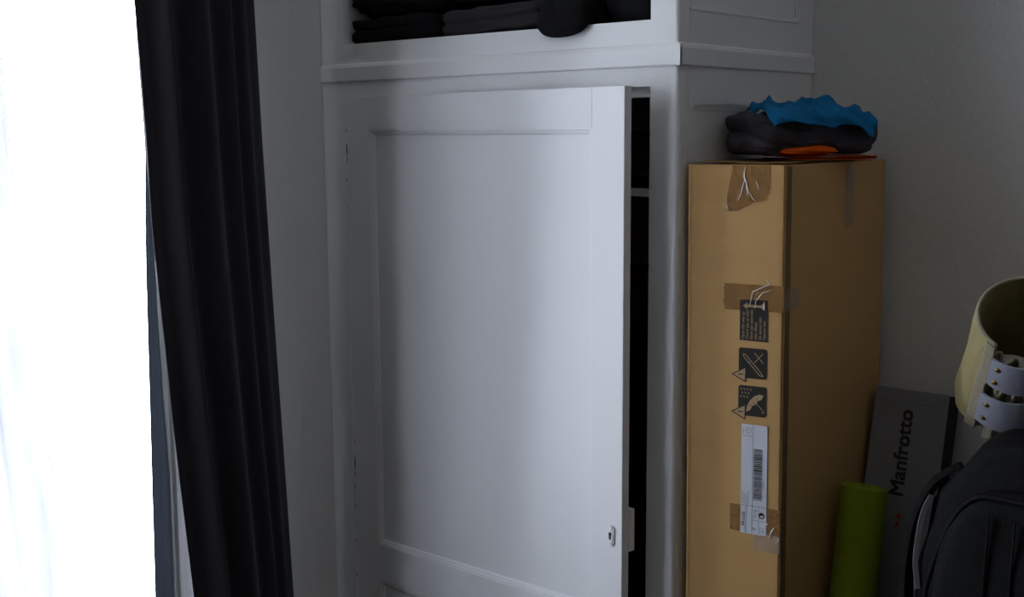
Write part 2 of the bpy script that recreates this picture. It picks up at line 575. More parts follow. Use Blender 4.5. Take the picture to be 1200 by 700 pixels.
# keyhole escutcheon: a lobed plate with a key slot
KU, KZ = 0.781, 0.628
pts = []
for k in range(48):
    a = 2 * PI * k / 48
    r = 0.0085 + 0.0125 * abs(math.sin(a)) ** 3 + 0.0012 * math.cos(6 * a)
    pts.append((r * math.cos(a) * 0.85, r * math.sin(a)))
fr = (Vector((KU, 0.001, KZ)), Vector((1, 0, 0)), Vector((0, 0, 1)), Vector((0, -1, 0)))
b_ = extrude_poly(pts, 0.0036, fr)
bmesh.ops.bevel(b_, geom=[e for e in b_.edges if all(abs(v.co.y + 0.0026) < 1e-5 for v in e.verts)], offset=0.0012, segments=2, affect='EDGES')
esc = obj('keyhole_plate', b_, 'paint', dr)
ringp = [Vector((KU + 0.0058 * math.cos(2 * PI * k / 24), -0.0027, KZ + 0.0085 * math.sin(2 * PI * k / 24))) for k in range(25)]
obj('plate_rim', tube(ringp, 0.0011, 6, cap=False), 'paint', dr, smooth=True)
bm = merge([tube([(KU - 0.001, -0.0024, KZ + 0.003), (KU - 0.001, -0.0030, KZ + 0.003)], 0.0030, 14),
            bx(KU - 0.0026, KU + 0.0006, -0.0030, -0.0024, KZ - 0.007, KZ + 0.002)])
obj('keyhole', bm, 'dark_gap', dr)
for s in (-1, 1):
    obj('plate_pin', tube([(KU, -0.0024, KZ + s * 0.0150), (KU, -0.0046, KZ + s * 0.0150)], 0.0040, 12), 'paint', dr, smooth=True, autosmooth=40)
# rim lock on the inside of the door
obj('lock_case', extrude_poly([(DW - 0.075, 0.598), (DW - 0.001, 0.598), (DW - 0.001, 0.676), (DW - 0.075, 0.676)], 0.0145,
    (Vector((0, DT + 0.002, 0)), Vector((1, 0, 0)), Vector((0, 0, 1)), Vector((0, 1, 0)))), 'paint', dr)


# ------------------------------------------------------------------ cloth builders
def folded(name, x0, x1, y0, y1, z0, z1, layers, seed, material, label, group, lump=0.010, power=9.0, nu=96, nv=40, tilt=0.0):
    """folded garment: rounded slab whose sides show its folded layers"""
    C0 = Vector(((x0 + x1) / 2, (y0 + y1) / 2, z0))
    hx, hy, h = (x1 - x0) / 2, (y1 - y0) / 2, z1 - z0

    def fn(u, v):
        a = 2 * PI * u
        ph = (v - 0.5) * PI
        c, s = math.cos(a), math.sin(a)
        r = (abs(c) ** power + abs(s) ** power) ** (-1 / power)
        pw = 5.5
        cz, sz = math.cos(ph), math.sin(ph)
        q = (abs(cz) ** pw + abs(sz) ** pw) ** (-1 / pw)
        rad = max(cz, 0.0) * q
        z = (sz * q + 1) / 2
        P = Vector((c * r * hx * rad, s * r * hy * rad, z * h))
        n = Vector((c * rad, s * rad, sz))
        w = Vector((P.x * 9, P.y * 9, P.z * 22)) + Vector((seed * 7.1, seed * 3.3, seed))
        d = lump * (ridge(w) - 0.4) + lump * 0.5 * (ridge(w * 2.1 + Vector((5, 1, 2))) - 0.4)
        if rad > 0.7:
            d -= 0.006 * (0.5 + 0.5 * math.cos(2 * PI * layers * (z + 0.08 * noise.noise(Vector((a * 1.3, seed, 0)))))) ** 6
        P += n * d
        P.z += tilt * P.x
        P.z = max(P.z, 0.0005)
        return C0 + P

    bm = grid(fn, nu, nv, close_u=True)
    bmesh.ops.remove_doubles(bm, verts=bm.verts, dist=0.0003)
    o = obj(name, bm, material, smooth=True)
    return tag(o, label, 'clothes', group)


ZS = 1.539
G1 = 'dark clothes in the open upper compartment'
folded('folded_trousers', -0.866, -0.60, 0.006, 0.36, ZS, 1.597, 2, 1.0, 'black_cloth', 'black folded garment at the bottom left of the open upper compartment', G1, 0.008)
folded('folded_trousers', -0.864, -0.592, 0.008, 0.37, 1.594, 1.70, 3, 2.4, 'black_cloth', 'black folded garment on top of the left pile in the upper compartment', G1, 0.012)
folded('folded_jeans', -0.590, -0.310, 0.010, 0.34, ZS, 1.598, 2, 4.2, 'grey_cloth', 'dark grey folded jeans in the middle of the upper compartment', G1, 0.007, tilt=0.02)
folded('folded_sweater', -0.585, -0.315, 0.03, 0.36, 1.607, 1.72, 3, 5.7, 'black_cloth', 'black folded sweater lying on the dark grey jeans', G1, 0.012, tilt=0.02)
folded('folded_shirt', -0.188, -0.064, 0.016, 0.38, ZS, 1.70, 4, 8.3, 'black_cloth', 'black folded shirt in the right corner of the upper compartment', G1, 0.010)


def draped():
    """garment that spills over the front edge of the compartment"""
    prof = [(0.33, 1.545), (0.20, 1.60), (0.10, 1.655), (0.03, 1.640), (-0.016, 1.60), (-0.030, 1.565), (-0.026, 1.533), (-0.0115, 1.519),
            (-0.0035, 1.532), (0.004, 1.543), (0.05, 1.542), (0.15, 1.5415), (0.30, 1.541)]
    K = len(prof)

    def fn(u, v):
        # u around the profile, v across
        t = u * K
        i = int(t) % K
        f = t - int(t)
        p, q = prof[i], prof[(i + 1) % K]
        y, z = p[0] + (q[0] - p[0]) * f, p[1] + (q[1] - p[1]) * f
        s = (v - 0.5) * 2
        k = max(1 - abs(s) ** 2.6, 0.0) ** 0.5
        x = -0.2475 + s * 0.058 + 0.006 * noise.noise(Vector((y * 8, z * 12, s)))
        # towards both sides the hanging lip pulls up and the whole gets lower
        zc = 1.5425
        if y < 0.004:
            z = zc + (z - zc) * (k if z < zc else (0.35 + 0.65 * k))
            y = y * (0.3 + 0.7 * k) - (0.0 if z > zc else 0.001)
        else:
            z = zc - 0.001 + (z - zc) * (0.30 + 0.70 * k)
        w = Vector((x * 30, y * 14, z * 14))
        if z > zc + 0.004:
            y += 0.005 * ridge(w)
            z += 0.006 * (ridge(w + Vector((3, 3, 3))) - 0.5) * k
        return Vector((x, y, z))

    bm = grid(fn, K * 5, 26, close_u=True)
    for loop in ([e for e in bm.edges if e.is_boundary],):
        bmesh.ops.edgeloop_fill(bm, edges=loop)
    bmesh.ops.smooth_vert(bm, verts=bm.verts, factor=0.5, use_axis_x=True, use_axis_y=True, use_axis_z=True)
    o = obj('draped_sweatshirt', bm, 'black_cloth', smooth=True)
    tag(o, 'black garment spilling over the front edge of the upper compartment', 'clothes', G1)


draped()
G2 = 'dark clothes on the cupboard shelves'
folded('folded_shirt', -0.40, -0.030, 0.062, 0.42, 1.2465, 1.345, 3, 11.0, 'black_cloth', 'black folded clothes on the highest shelf seen through the door gap', G2, 0.008)
folded('folded_shirt', -0.45, -0.030, 0.06, 0.43, 0.63, 1.06, 7, 12.0, 'black_cloth', 'black clothes heaped behind the open door edge above the lock', G2, 0.014)
folded('folded_blanket', -0.50, -0.030, 0.06, 0.44, 0.061, 0.625, 8, 13.0, 'black_cloth', 'black folded heap at the bottom of the door gap below the lock', G2, 0.014)

# ------------------------------------------------------------------ curtains
cur = thing('dark_curtain', 'floor-length charcoal curtain drawn to the right of the bright window', 'curtain', (-0.82, -0.40, 0))
CL = Vector((-0.82, -0.40, 0))
FL = [(1.589, -0.5368), (1.469, -0.5316), (1.316, -0.5264), (1.19, -0.5246), (0.932, -0.5082), (0.80, -0.5007), (0.696, -0.493), (0.449, -0.4715)]
FR = [(1.624, -0.188), (1.33, -0.180), (1.02, -0.168), (0.73, -0.156), (0.31, -0.138)]
BL = [(1.457, -0.492), (1.122, -0.5089), (0.841, -0.5156), (0.447, -0.5265)]
SL = [(1.41, -0.507), (1.236, -0.5004), (0.842, -0.4946), (0.689, -0.4898), (0.446, -0.4933)]


def front_fold(u, v):
    z = 0.012 + 2.25 * v
    yl, yr = lerp_tab(FL, z), lerp_tab(FR, z)
    y = yl + (yr - yl) * u
    # pleats: a round fold near the free edge, broad shallow folds to the right, then back to the wall
    sh = 0.012 * noise.noise(Vector((2.0, 0.5, z * 1.1))) + 0.03 * (1.5 - z) * 0.4

    def g(c, w, h):
        return h * math.exp(-((u - c - sh) / w) ** 2)
    x = -0.800 - 0.125 * max(0.0, (u - 0.22) / 0.78) ** 1.7
    x += g(0.145, 0.045, 0.030) - g(0.26, 0.05, 0.020) + g(0.40, 0.06, 0.016) - g(0.52, 0.04, 0.012) + g(0.62, 0.05, 0.016) - g(0.72, 0.03, 0.010) + g(0.80, 0.05, 0.010)
    x -= 0.006 * math.exp(-(u / 0.03) ** 2)
    x += 0.003 * noise.noise(Vector((u * 9, 4.0, z * 2.0)))
    return Vector((x, y, z)) - CL


obj('front_fold', grid(front_fold, 110, 70, thick=0.0012), 'curtain', cur, smooth=True)


def rear_fold(u, v):
    z = 0.012 + 2.25 * v
    yl = lerp_tab(BL, z)
    ye = max(lerp_tab(SL, z) + 0.022, yl + 0.004)
    y = yl + (ye - yl) * u
    x = -0.872 + 0.008 * math.sin(u * 5 + 0.5) + 0.004 * noise.noise(Vector((u * 5, 2.0, z * 1.5)))
    x += 0.010 * math.exp(-(u / 0.20) ** 2)
    return Vector((x, y, z)) - CL


obj('rear_fold', grid(rear_fold, 40, 60), 'curtain', cur, smooth=True)


def sheer_strip(u, v):
    z = 0.012 + 2.25 * v
    yl = lerp_tab(SL, z)
    y = yl + (-0.37 - yl) * u
    x = -0.8465 + 0.005 * math.sin(u * 22 + 0.6 * math.sin(z * 3)) + 0.003 * noise.noise(Vector((u * 20, 7.0, z * 6)))
    return Vector((x, y, z))


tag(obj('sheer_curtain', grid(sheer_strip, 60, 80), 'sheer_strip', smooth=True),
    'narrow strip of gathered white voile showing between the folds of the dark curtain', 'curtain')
SH = [(1.471, -0.760), (1.29, -0.7545), (1.14, -0.7371), (0.862, -0.7241), (0.668, -0.7123), (0.50, -0.7014)]


def sheer_left(u0, u1):
    def fn(u, v):
        u = u0 + (u1 - u0) * u
        z = 0.012 + 2.25 * v
        yr = lerp_tab(SH, z)
        y = yr + (-1.50 - yr) * u
        x = -0.872 + 0.016 * math.sin(u * 52 + 0.5 * math.sin(z * 2.1) + 0.8) + 0.006 * noise.noise(Vector((u * 24, 3.0, z * 1.5)))
        x += 0.004 * noise.noise(Vector((u * 70, 9.0, z * 12)))
        return Vector((x, y, z)) - Vector((-0.872, -1.1, 0))
    return fn


sl = thing('sheer_curtain', 'sheer white voile curtain hanging in front of the blown-out window at the left', 'curtain', (-0.872, -1.1, 0))
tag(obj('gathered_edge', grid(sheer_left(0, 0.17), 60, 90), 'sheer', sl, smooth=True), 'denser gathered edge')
obj('voile_panel', grid(sheer_left(0.17, 1), 140, 90), 'sheer_dense', sl, smooth=True)

# ------------------------------------------------------------------ tall carton
ZB = 1.293
cL, cN, cR, cB = Vector((0.0106, 0.0145, ZB)), Vector((0.1790, 0.0508, ZB)), Vector((0.1695, 0.4560, ZB)), Vector((0.0210, 0.4350, ZB))
LEAN = Vector((0.012, 0, 0))
ct = thing('cardboard_box', 'tall brown cardboard shipping box standing against the right side of the cupboard', 'box', (0.105, 0.22, 0))
CO = Vector((0.105, 0.22, 0))


def foot(p):
    q = p + LEAN
    q.z = 0.001
    return q


def wall_panel(a, b, name, th=0.0045):
    """one side of the carton: slab with a slight bulge and rounded corner edges"""
    n = (b - a).cross(Vector((0, 0, 1))).normalized()

    def fn(u, v):
        top = a.lerp(b, u)
        p = foot(top).lerp(top, v)
        k = math.sin(PI * u) * math.sin(PI * min(max(v, 0), 1))
        e = min(u, 1 - u) * (b - a).length
        rnd = 0.0 if e > 0.006 else -0.006 * (1 - (e / 0.006)) ** 2 * 0.8
        return p + n * (0.0004 * k + 0.0003 * noise.noise(Vector((p.x * 9 + p.y * 9, 0, p.z * 5))) + rnd) - CO
    bm = grid(fn, 44, 44)
    # keep fine columns at the rounded edges
    bmesh.ops.recalc_face_normals(bm, faces=bm.faces)
    bmesh.ops.solidify(bm, geom=bm.faces[:], thickness=th)
    return obj(name, bm, 'card', ct, smooth=True, autosmooth=35)


wall_panel(cL, cN, 'front_panel')
wall_panel(cN, cR, 'side_panel')
wall_panel(cR, cB, 'back_panel')
wall_panel(cB, cL, 'side_panel')


def flap(pts, z, name, lift=(0, 0, 0, 0), th=0.004):
    bm = bmesh.new()

    def fn(u, v):
        p = pts[0].lerp(pts[1], u).lerp(pts[3].lerp(pts[2], u), v)
        l = (lift[0] * (1 - u) + lift[1] * u) * (1 - v) + (lift[3] * (1 - u) + lift[2] * u) * v
        return Vector((p.x, p.y, z + l + 0.0012 * noise.noise(Vector((p.x * 20, p.y * 20, z)))) ) - CO
    b = grid(fn, 12, 12)
    bm.free()
    bmesh.ops.solidify(b, geom=b.faces[:], thickness=-th)
    return obj(name, b, 'card', ct)


mLB, mNR = cL.lerp(cB, 0.5), cN.lerp(cR, 0.5)
flap([cL, cN, mNR, mLB], ZB - 0.0035, 'top_flap')
flap([mLB, mNR, cR, cB], ZB - 0.0035, 'top_flap', (0, 0, 0.002, 0.002))
cc = (cL + cN + cR + cB) / 4
ol = [c + (c - cc).normalized() * 0.001 for c in (cL, cN, cR, cB)]
flap([ol[0].lerp(ol[1], 0.55), ol[1], ol[2], ol[3].lerp(ol[2], 0.55)], ZB + 0.0022, 'top_flap', (0.0005, 0, 0.008, 0.0005), 0.0035)
flap([ol[0], ol[0].lerp(ol[1], 0.53), ol[3].lerp(ol[2], 0.53), ol[3]], ZB + 0.0022, 'top_flap', (0.004, 0.0005, 0.0005, 0.002), 0.0035)

# frames for what is printed on or stuck to the carton
SD = 1.0085                       # print layout scale
Uf = (cN - cL).normalized() * SD
Vf = (cL - foot(cL)).normalized() * SD
Nf = Uf.cross(Vf).normalized()
Us = (cR - cN).normalized() * SD
Ns = Us.cross(Vf).normalized()


def on_front(u, v, out):
    return (cL + Uf * u + Vf * v + Nf * out) - CO


def fr_front(u, v, out, rot=0):
    """frame at (u, v) on the front panel; rot=90: reading direction runs up the carton"""
    c, s = math.cos(math.radians(rot)), math.sin(math.radians(rot))
    return (on_front(u, v, out), Uf * c + Vf * s, Vf * c - Uf * s, Nf)


def slab_front(pts, out, th, material, name, parent=ct):
    return obj(name, extrude_poly(pts, th, (on_front(0, 0, out), Uf, Vf, Nf)), material, parent)


def jag(u0, u1, v0, v1, amp, seed, step=0.004):
    """rectangle with torn short ends"""
    rnd = random.Random(seed)
    pts = [(u0, v0), (u1, v0)]
    n = max(2, int(abs(v1 - v0) / step))
    for i in range(1, n):
        pts.append((u1 + rnd.uniform(-amp, amp), v0 + (v1 - v0) * i / n))
    pts += [(u1, v1), (u0, v1)]
    for i in range(1, n):
        pts.append((u0 + rnd.uniform(-amp, amp), v1 + (v0 - v1) * i / n))
    return pts


OUT = 0.0008
slab_front([(0.080, -0.001), (0.1435, -0.001), (0.1445, -0.03), (0.139, -0.058), (0.115, -0.063), (0.092, -0.076), (0.069, -0.078), (0.071, -0.05)], OUT, 0.0002, 'tape', 'tape_strip')
slab_front(jag(0.067, 0.1705, -0.2445, -0.200, 0.0016, 5), OUT, 0.0002, 'tape', 'tape_strip')
slab_front(jag(0.082, 0.1705, -0.631, -0.584, 0.0004, 6), OUT, 0.0002, 'tape', 'tape_strip')
slab_front(jag(0.125, 0.1705, -0.662, -0.629, 0.002, 7), OUT, 0.0002, 'clear_tape', 'tape_strip')
obj('tape_strip', extrude_poly([(0.222, 0.0), (0.258, 0.0), (0.262, -0.11), (0.226, -0.12)], 0.0002, (cN + Ns * 0.0018 - CO, Us, Vf, Ns)), 'clear_tape', ct)
obj('corner_strip', extrude_poly(jag(0.0005, 0.019, -1.27, -0.002, 0.0012, 21, 0.02), 0.0006, (cN + Ns * 0.0005 - CO, Us, Vf, Ns)), 'brown_strip', ct)  # darker brown strip down the side panel at the near corner
obj('tape_strip', extrude_poly([(0.0, -0.205), (0.05, -0.207), (0.052, -0.24), (0.0, -0.243)], 0.0002, (cN + Ns * 0.0018 - CO, Us, Vf, Ns)), 'clear_tape', ct)


def crease(pts, w, seed):
    rnd = random.Random(seed)
    path = []
    for (a, b) in zip(pts, pts[1:]):
        for k in range(5):
            t = k / 5
            path.append(on_front(a[0] + (b[0] - a[0]) * t + rnd.uniform(-1, 1) * 0.0008, a[1] + (b[1] - a[1]) * t, OUT + 0.0006))
    path.append(on_front(*pts[-1], OUT + 0.0006))
    n = len(path)
    return tube(path, [w * (0.35 + 0.65 * math.sin(PI * (i + 0.5) / n)) for i in range(n)], 6)


for k, (p, w) in enumerate((([(0.102, -0.002), (0.100, -0.020), (0.104, -0.030), (0.106, -0.05)], 0.0011), ([(0.101, -0.022), (0.096, -0.045), (0.090, -0.06)], 0.0007),
                            ([(0.104, -0.035), (0.114, -0.055), (0.120, -0.060)], 0.0006), ([(0.070, -0.066), (0.073, -0.078)], 0.0010), ([(0.121, -0.026), (0.125, -0.04)], 0.0007),
                            ([(0.112, -0.236), (0.117, -0.212), (0.124, -0.209), (0.146, -0.198), (0.141, -0.190)], 0.0009),
                            ([(0.121, -0.240), (0.124, -0.226), (0.134, -0.213), (0.150, -0.207)], 0.0008), ([(0.138, -0.242), (0.137, -0.228)], 0.0008),
                            ([(0.152, -0.640), (0.156, -0.624), (0.160, -0.617)], 0.0011), ([(0.164, -0.644), (0.1705, -0.634)], 0.0008), ([(0.136, -0.622), (0.150, -0.610)], 0.0007))):
    obj('tape_crease', crease(p, w, k), 'crease', ct)


def rrect(u0, u1, v0, v1, r, n=5):
    pts = []
    for (cu, cv, a0) in ((u1 - r, v0 + r, -90), (u1 - r, v1 - r, 0), (u0 + r, v1 - r, 90), (u0 + r, v0 + r, 180)):
        for k in range(n + 1):
            a = math.radians(a0 + 90 * k / n)
            pts.append((cu + r * math.cos(a), cv + r * math.sin(a)))
    return pts


P1, P2, P3, P4 = OUT + 0.0001, OUT + 0.0003, OUT + 0.0005, OUT + 0.0007
TH = 0.0001


def strokes(lines, w, out):
    """flat strokes on the front panel; each line a list of (u, v)"""
    parts = []
    for ln in lines:
        for (a, b) in zip(ln, ln[1:]):
            A, B = Vector(a), Vector(b)
            d = (B - A)
            if d.length < 1e-6:
                continue
            d.normalize()
            nrm = Vector((-d.y, d.x)) * w / 2
            A2, B2 = A - d * w * 0.3, B + d * w * 0.3
            parts.append(extrude_poly([tuple(A2 - nrm), tuple(B2 - nrm), tuple(B2 + nrm), tuple(A2 + nrm)], TH, (on_front(0, 0, out), Uf, Vf, Nf)))
    return merge(parts)


# printed notice with an arrow and lines of text reading up the box
pb = slab_front([(0.0955, -0.2955), (0.1445, -0.2965), (0.1440, -0.2255), (0.0955, -0.2265)], P1, TH, 'ink', 'printed_notice')
obj('printed_arrow', merge([extrude_poly([(0.1005, -0.2365), (0.1085, -0.2425), (0.1085, -0.2305)], TH, (on_front(0, 0, P2), Uf, Vf, Nf)),
                            extrude_poly([(0.108, -0.2385), (0.132, -0.2385), (0.138, -0.243), (0.138, -0.230), (0.132, -0.2345), (0.108, -0.2345)], TH, (on_front(0, 0, P2), Uf, Vf, Nf))]), 'card_print', ct)
for k, s in enumerate(('Open this way up', 'Ouvrir par ce côté', 'Abrir por este lado', 'Hier öffnen', 'Da questo lato', 'Openen hier')):
    obj('printed_text', text_bm(s, 0.0074, fr_front(0.1035 + k * 0.0074, -0.2935, P2, 90), 0.0, sx=0.88), 'card_print', ct)

# knife-warning pictogram
slab_front(rrect(0.0945, 0.1435, -0.3605, -0.3085, 0.004), P1, TH, 'ink', 'pictogram')
kn = [(0.1045, -0.3255), (0.1015, -0.3195), (0.1055, -0.3195), (0.1310, -0.3465), (0.1375, -0.3555), (0.1310, -0.3545), (0.1275, -0.3500), (0.1045, -0.3255)]
obj('pictogram_lines', strokes([kn, [(0.1135, -0.332), (0.1145, -0.333)], [(0.1220, -0.3165), (0.1370, -0.3325)], [(0.1225, -0.3325), (0.1365, -0.3165)]], 0.0013, P2), 'card_print', ct)
# rain-umbrella pictogram
slab_front(rrect(0.0945, 0.1435, -0.4260, -0.3735, 0.004), P1, TH, 'ink', 'pictogram')
arc = [(0.1075 + 0.0235 * (1 - math.cos(t)) * 1.05, -0.418 + 0.030 * math.sin(t)) for t in [0, 0.35, 0.7, 1.05, 1.4]]
dome = [(0.1085, -0.4195), (0.1100, -0.4090), (0.1150, -0.3985), (0.1230, -0.3905), (0.1320, -0.3870), (0.1385, -0.3885), (0.1350, -0.3960), (0.1290, -0.3985), (0.1260, -0.4050), (0.1190, -0.4080), (0.1160, -0.4150)]
slab_front(dome, P2, TH, 'card_print', 'pictogram_umbrella')
obj('pictogram_ribs', strokes([[(0.1190, -0.4010), (0.1260, -0.4050)], [(0.1150, -0.4050), (0.1190, -0.4080)], [(0.1260, -0.3930), (0.1290, -0.3985)]], 0.0008, P3), 'ink', ct)
rain = [[(0.0985 + 0.0055 * i + 0.002 * (j % 2), -0.3785 - 0.0065 * j), (0.1003 + 0.0055 * i + 0.002 * (j % 2), -0.3812 - 0.0065 * j)] for i in range(4) for j in range(3 if i < 3 else 1)]
obj('pictogram_lines', strokes([[(0.1240, -0.4010), (0.1375, -0.4140), (0.1395, -0.4165), (0.1385, -0.4190), (0.1355, -0.4180)]] + rain, 0.0012, P2), 'card_print', ct)
for v in (-0.3545, -0.4195):
    t3 = [(0.0835, v - 0.001), (0.1070, v + 0.0125), (0.1065, v - 0.0125)]
    slab_front(t3, P2, TH, 'card_print', 'warning_triangle')
    obj('triangle_outline', strokes([t3 + t3[:1]], 0.0016, P3), 'ink', ct)
    obj('triangle_mark', merge([strokes([[(0.0945, v - 0.0005), (0.1005, v)]], 0.0018, P3), strokes([[(0.1025, v), (0.1033, v)]], 0.0018, P3)]), 'ink', ct)

# shipping label
lb = obj('shipping_label', extrude_poly(rrect(0.1010, 0.1466, -0.6336, -0.4405, 0.0025), TH, (on_front(0, 0, P1 + 0.0005), Uf, Vf, Nf)), 'label', ct)
LP = OUT + 0.0012
obj('label_rules', strokes([[(0.1215, -0.632), (0.1215, -0.442)], [(0.1025, -0.5835), (0.1455, -0.5835)], [(0.1025, -0.4605), (0.1215, -0.4605)],
                            [(0.1215, -0.6085), (0.1455, -0.6085)], [(0.1110, -0.632), (0.1110, -0.5835)], [(0.1335, -0.632), (0.1335, -0.5835)]], 0.0005, LP), 'ink', lb)
rnd = random.Random(4)
v = -0.572
bars = []
while v < -0.4825:
    w = rnd.choice((0.0006, 0.0006, 0.0011, 0.0017))
    if -0.525 < v < -0.507:
        w *= 1.4
    bars.append(extrude_poly([(0.1235, v), (0.1385, v), (0.1385, v + w), (0.1235, v + w)], TH, (on_front(0, 0, LP), Uf, Vf, Nf)))
    v += w + rnd.choice((0.0006, 0.0008, 0.0013))
obj('barcode', merge(bars), 'ink', lb)
for s, sz, u, vv, b in (('991636', 0.0088, 0.1090, -0.6205, 0.0), ('01', 0.0062, 0.1285, -0.6265, 0.0), ('10.1 kg', 0.0055, 0.1285, -0.6045, 0.0),
                        ('FILE', 0.0032, 0.1240, -0.626, 0.0), ('CLIC BEIGE BLANC', 0.0030, 0.1050, -0.5815, 0.0), ('CLIC X BLANC', 0.0030, 0.1085, -0.5815, 0.0),
                        ('ECRU BLANC', 0.0030, 0.1120, -0.5815, 0.0), ('CLIC BEIGE BLANC', 0.0030, 0.1155, -0.5815, 0.0), ('01234567', 0.0032, 0.1420, -0.550, 0.0),
                        ('COLIS', 0.0036, 0.1060, -0.457, 0.0), ('PAL 2', 0.0036, 0.1425, -0.628, 0.0), ('TRANSPORT', 0.0026, 0.1370, -0.631, 0.0)):
    obj('label_text', text_bm(s, sz, fr_front(u, vv, LP + 0.0001, 90), b, sx=0.95), 'ink', lb)
ring = [(0.1140 + 0.0048 * math.cos(2 * PI * k / 20), -0.4505 + 0.0052 * math.sin(2 * PI * k / 20)) for k in range(21)]
obj('label_emblem', strokes([ring, [(0.1125, -0.452), (0.1135, -0.449)], [(0.1155, -0.452), (0.1145, -0.449)]], 0.0005, LP), 'ink', lb)
dot = [(0.1385 + 0.0052 * math.cos(2 * PI * k / 20), -0.5985 + 0.0056 * math.sin(2 * PI * k / 20)) for k in range(20)]
half = [(0.1385 + 0.0032 * math.cos(t), -0.5985 + 0.0034 * math.sin(t)) for t in [math.radians(200 + 18 * k) for k in range(11)]]
obj('label_emblem', extrude_poly(dot, TH, (on_front(0, 0, LP), Uf, Vf, Nf)), 'ink', lb)
obj('label_emblem', extrude_poly(half, TH, (on_front(0, 0, LP + 0.0003), Uf, Vf, Nf)), 'label', lb)

# ------------------------------------------------------------------ clothes on the carton
AX = Vector((0.62, 0.785, 0)).normalized()       # along the pile
BX = Vector((0.785, -0.62, 0)).normalized()      # towards the room
PC = Vector((0.1035, 0.234, ZB + 0.0045))


def pile(a, b, z):
    p = PC + AX * a + BX * b + Vector((0, 0, z))
    p.x = max(p.x, 0.004)          # pressed against the cupboard side
    return p


def orange():
    """flat folded top: a crumpled upper fold over a long hairpin fold"""
    parts = []
    a1, z, ln, th, b0, b1, t = 0.112, 0.0042, 0.15, 0.0034, -0.050, 0.075, 0.0012
    prof = []
    n = 10
    for i in range(n + 1):
        prof.append((a1 - ln + ln * i / n, z + th / 2 + t))
    for i in range(1, 8):
        an = PI / 2 - PI * i / 8
        prof.append((a1 + math.cos(an) * (th / 2 + t) * 1.4, z + math.sin(an) * (th / 2 + t)))
    for i in range(n + 1):
        prof.append((a1 - ln * i / n, z - th / 2 - t))
    K = len(prof) - 1

    def fn(u, v):
        i = min(int(u * K), K - 1)
        f = u * K - i
        p, q = prof[i], prof[i + 1]
        a, z = p[0] + (q[0] - p[0]) * f, p[1] + (q[1] - p[1]) * f
        b = b0 + (b1 - b0) * v
        a += 0.006 * noise.noise(Vector((b * 18, 1, 0))) + 0.012 * (v - 1)
        z = max(z + 0.0016 * noise.noise(Vector((a * 20, b * 24, 3.0))), 0.0002)
        return pile(a, b, z)
    bm = grid(fn, K * 2, 20)
    bmesh.ops.recalc_face_normals(bm, faces=bm.faces)
    bmesh.ops.solidify(bm, geom=bm.faces[:], thickness=0.0014)
    parts.append(bm)

    def lump(u, v):
        th_ = 2 * PI * u
        ph = (v - 0.5) * PI
        c, s_ = math.cos(th_), math.sin(th_)
        cz, sz = max(math.cos(ph), 0), math.sin(ph)
        q = (cz ** 2.6 + abs(sz) ** 2.6) ** (-1 / 2.6)
        r = (abs(c) ** 3 + abs(s_) ** 3) ** (-1 / 3)
        a = -0.008 + 0.056 * c * r * cz * q
        b = 0.020 + 0.064 * s_ * r * cz * q
        hh = 0.021 - 0.10 * abs(a - 0.005)
        zz = (sz * q + 1) / 2 * hh
        w = noise.noise(Vector((a * 12, b * 12, 1.0)))
        d = 0.0016 * math.sin(zz * 900 + a * 60 + w * 3) + 0.003 * ridge(Vector((a * 30, b * 30, zz * 30)))
        return pile(a + c * d, b + s_ * d, 0.0078 + max(zz, 0))
    bm = grid(lump, 80, 30, close_u=True)
    bmesh.ops.remove_doubles(bm, verts=bm.verts, dist=0.0002)
    parts.append(bm)
    o = obj('orange_garment', merge(parts), 'orange_cloth', smooth=True)
    tag(o, 'orange folded top at the bottom of the pile on the cardboard box', 'clothes', 'clothes piled on the cardboard box')


orange()
DK_A, DK_B = 0.128, 0.074


def dark_surface(u, v):
    """bundled garment: bolster with long folds along the pile"""
    th = 2 * PI * u
    ph = (v - 0.5) * PI
    c, s_ = math.cos(th), math.sin(th)
    cz, sz = max(math.cos(ph), 0), math.sin(ph)
    pw = 4.6
    q = (cz ** pw + abs(sz) ** pw) ** (-1 / pw)
    r = (abs(c) ** 4.0 + abs(s_) ** 4.0) ** (-1 / 4.0)
    rad = cz * q * r
    a, b = DK_A * c * rad, DK_B * s_ * rad
    zz = (sz * q + 1) / 2
    n = Vector((c * rad, s_ * rad, sz)).normalized()
    low = 0.008 + 0.016 * math.exp(-((a - 0.004) / 0.040) ** 2) * (0.25 + 0.75 * max(0, s_))
    top = 0.079 - 0.10 * max(0, a - 0.02) + 0.16 * max(0, -a - 0.06)
    z = low + zz * (top - low)
    w = noise.noise(Vector((a * 8, b * 8, z * 14 + 4)))
    # long soft rolls sweeping down from the left and back up to the right end
    f1 = math.sin(z * 75 + a * 26 * (1 if a < 0.03 else -0.6) + 2.2 * w)
    d = 0.0085 * (abs(f1) ** 0.7 - 0.6) + 0.004 * math.sin(z * 60 - a * 70 + 3 * w) + 0.004 * (ridge(Vector((a * 20 + 3, b * 22, z * 24))) - 0.4)
    p = Vector((a, b, z)) + n * d
    p.z = max(p.z, 0.0095)
    return pile(p.x, p.y, p.z)


bm = grid(dark_surface, 150, 70, close_u=True)
bmesh.ops.remove_doubles(bm, verts=bm.verts, dist=0.0002)
tag(obj('bundled_sweatshirt', bm, 'plum_cloth', smooth=True), 'dark charcoal bundled garment between the blue and orange clothes on the box', 'clothes', 'clothes piled on the cardboard box')


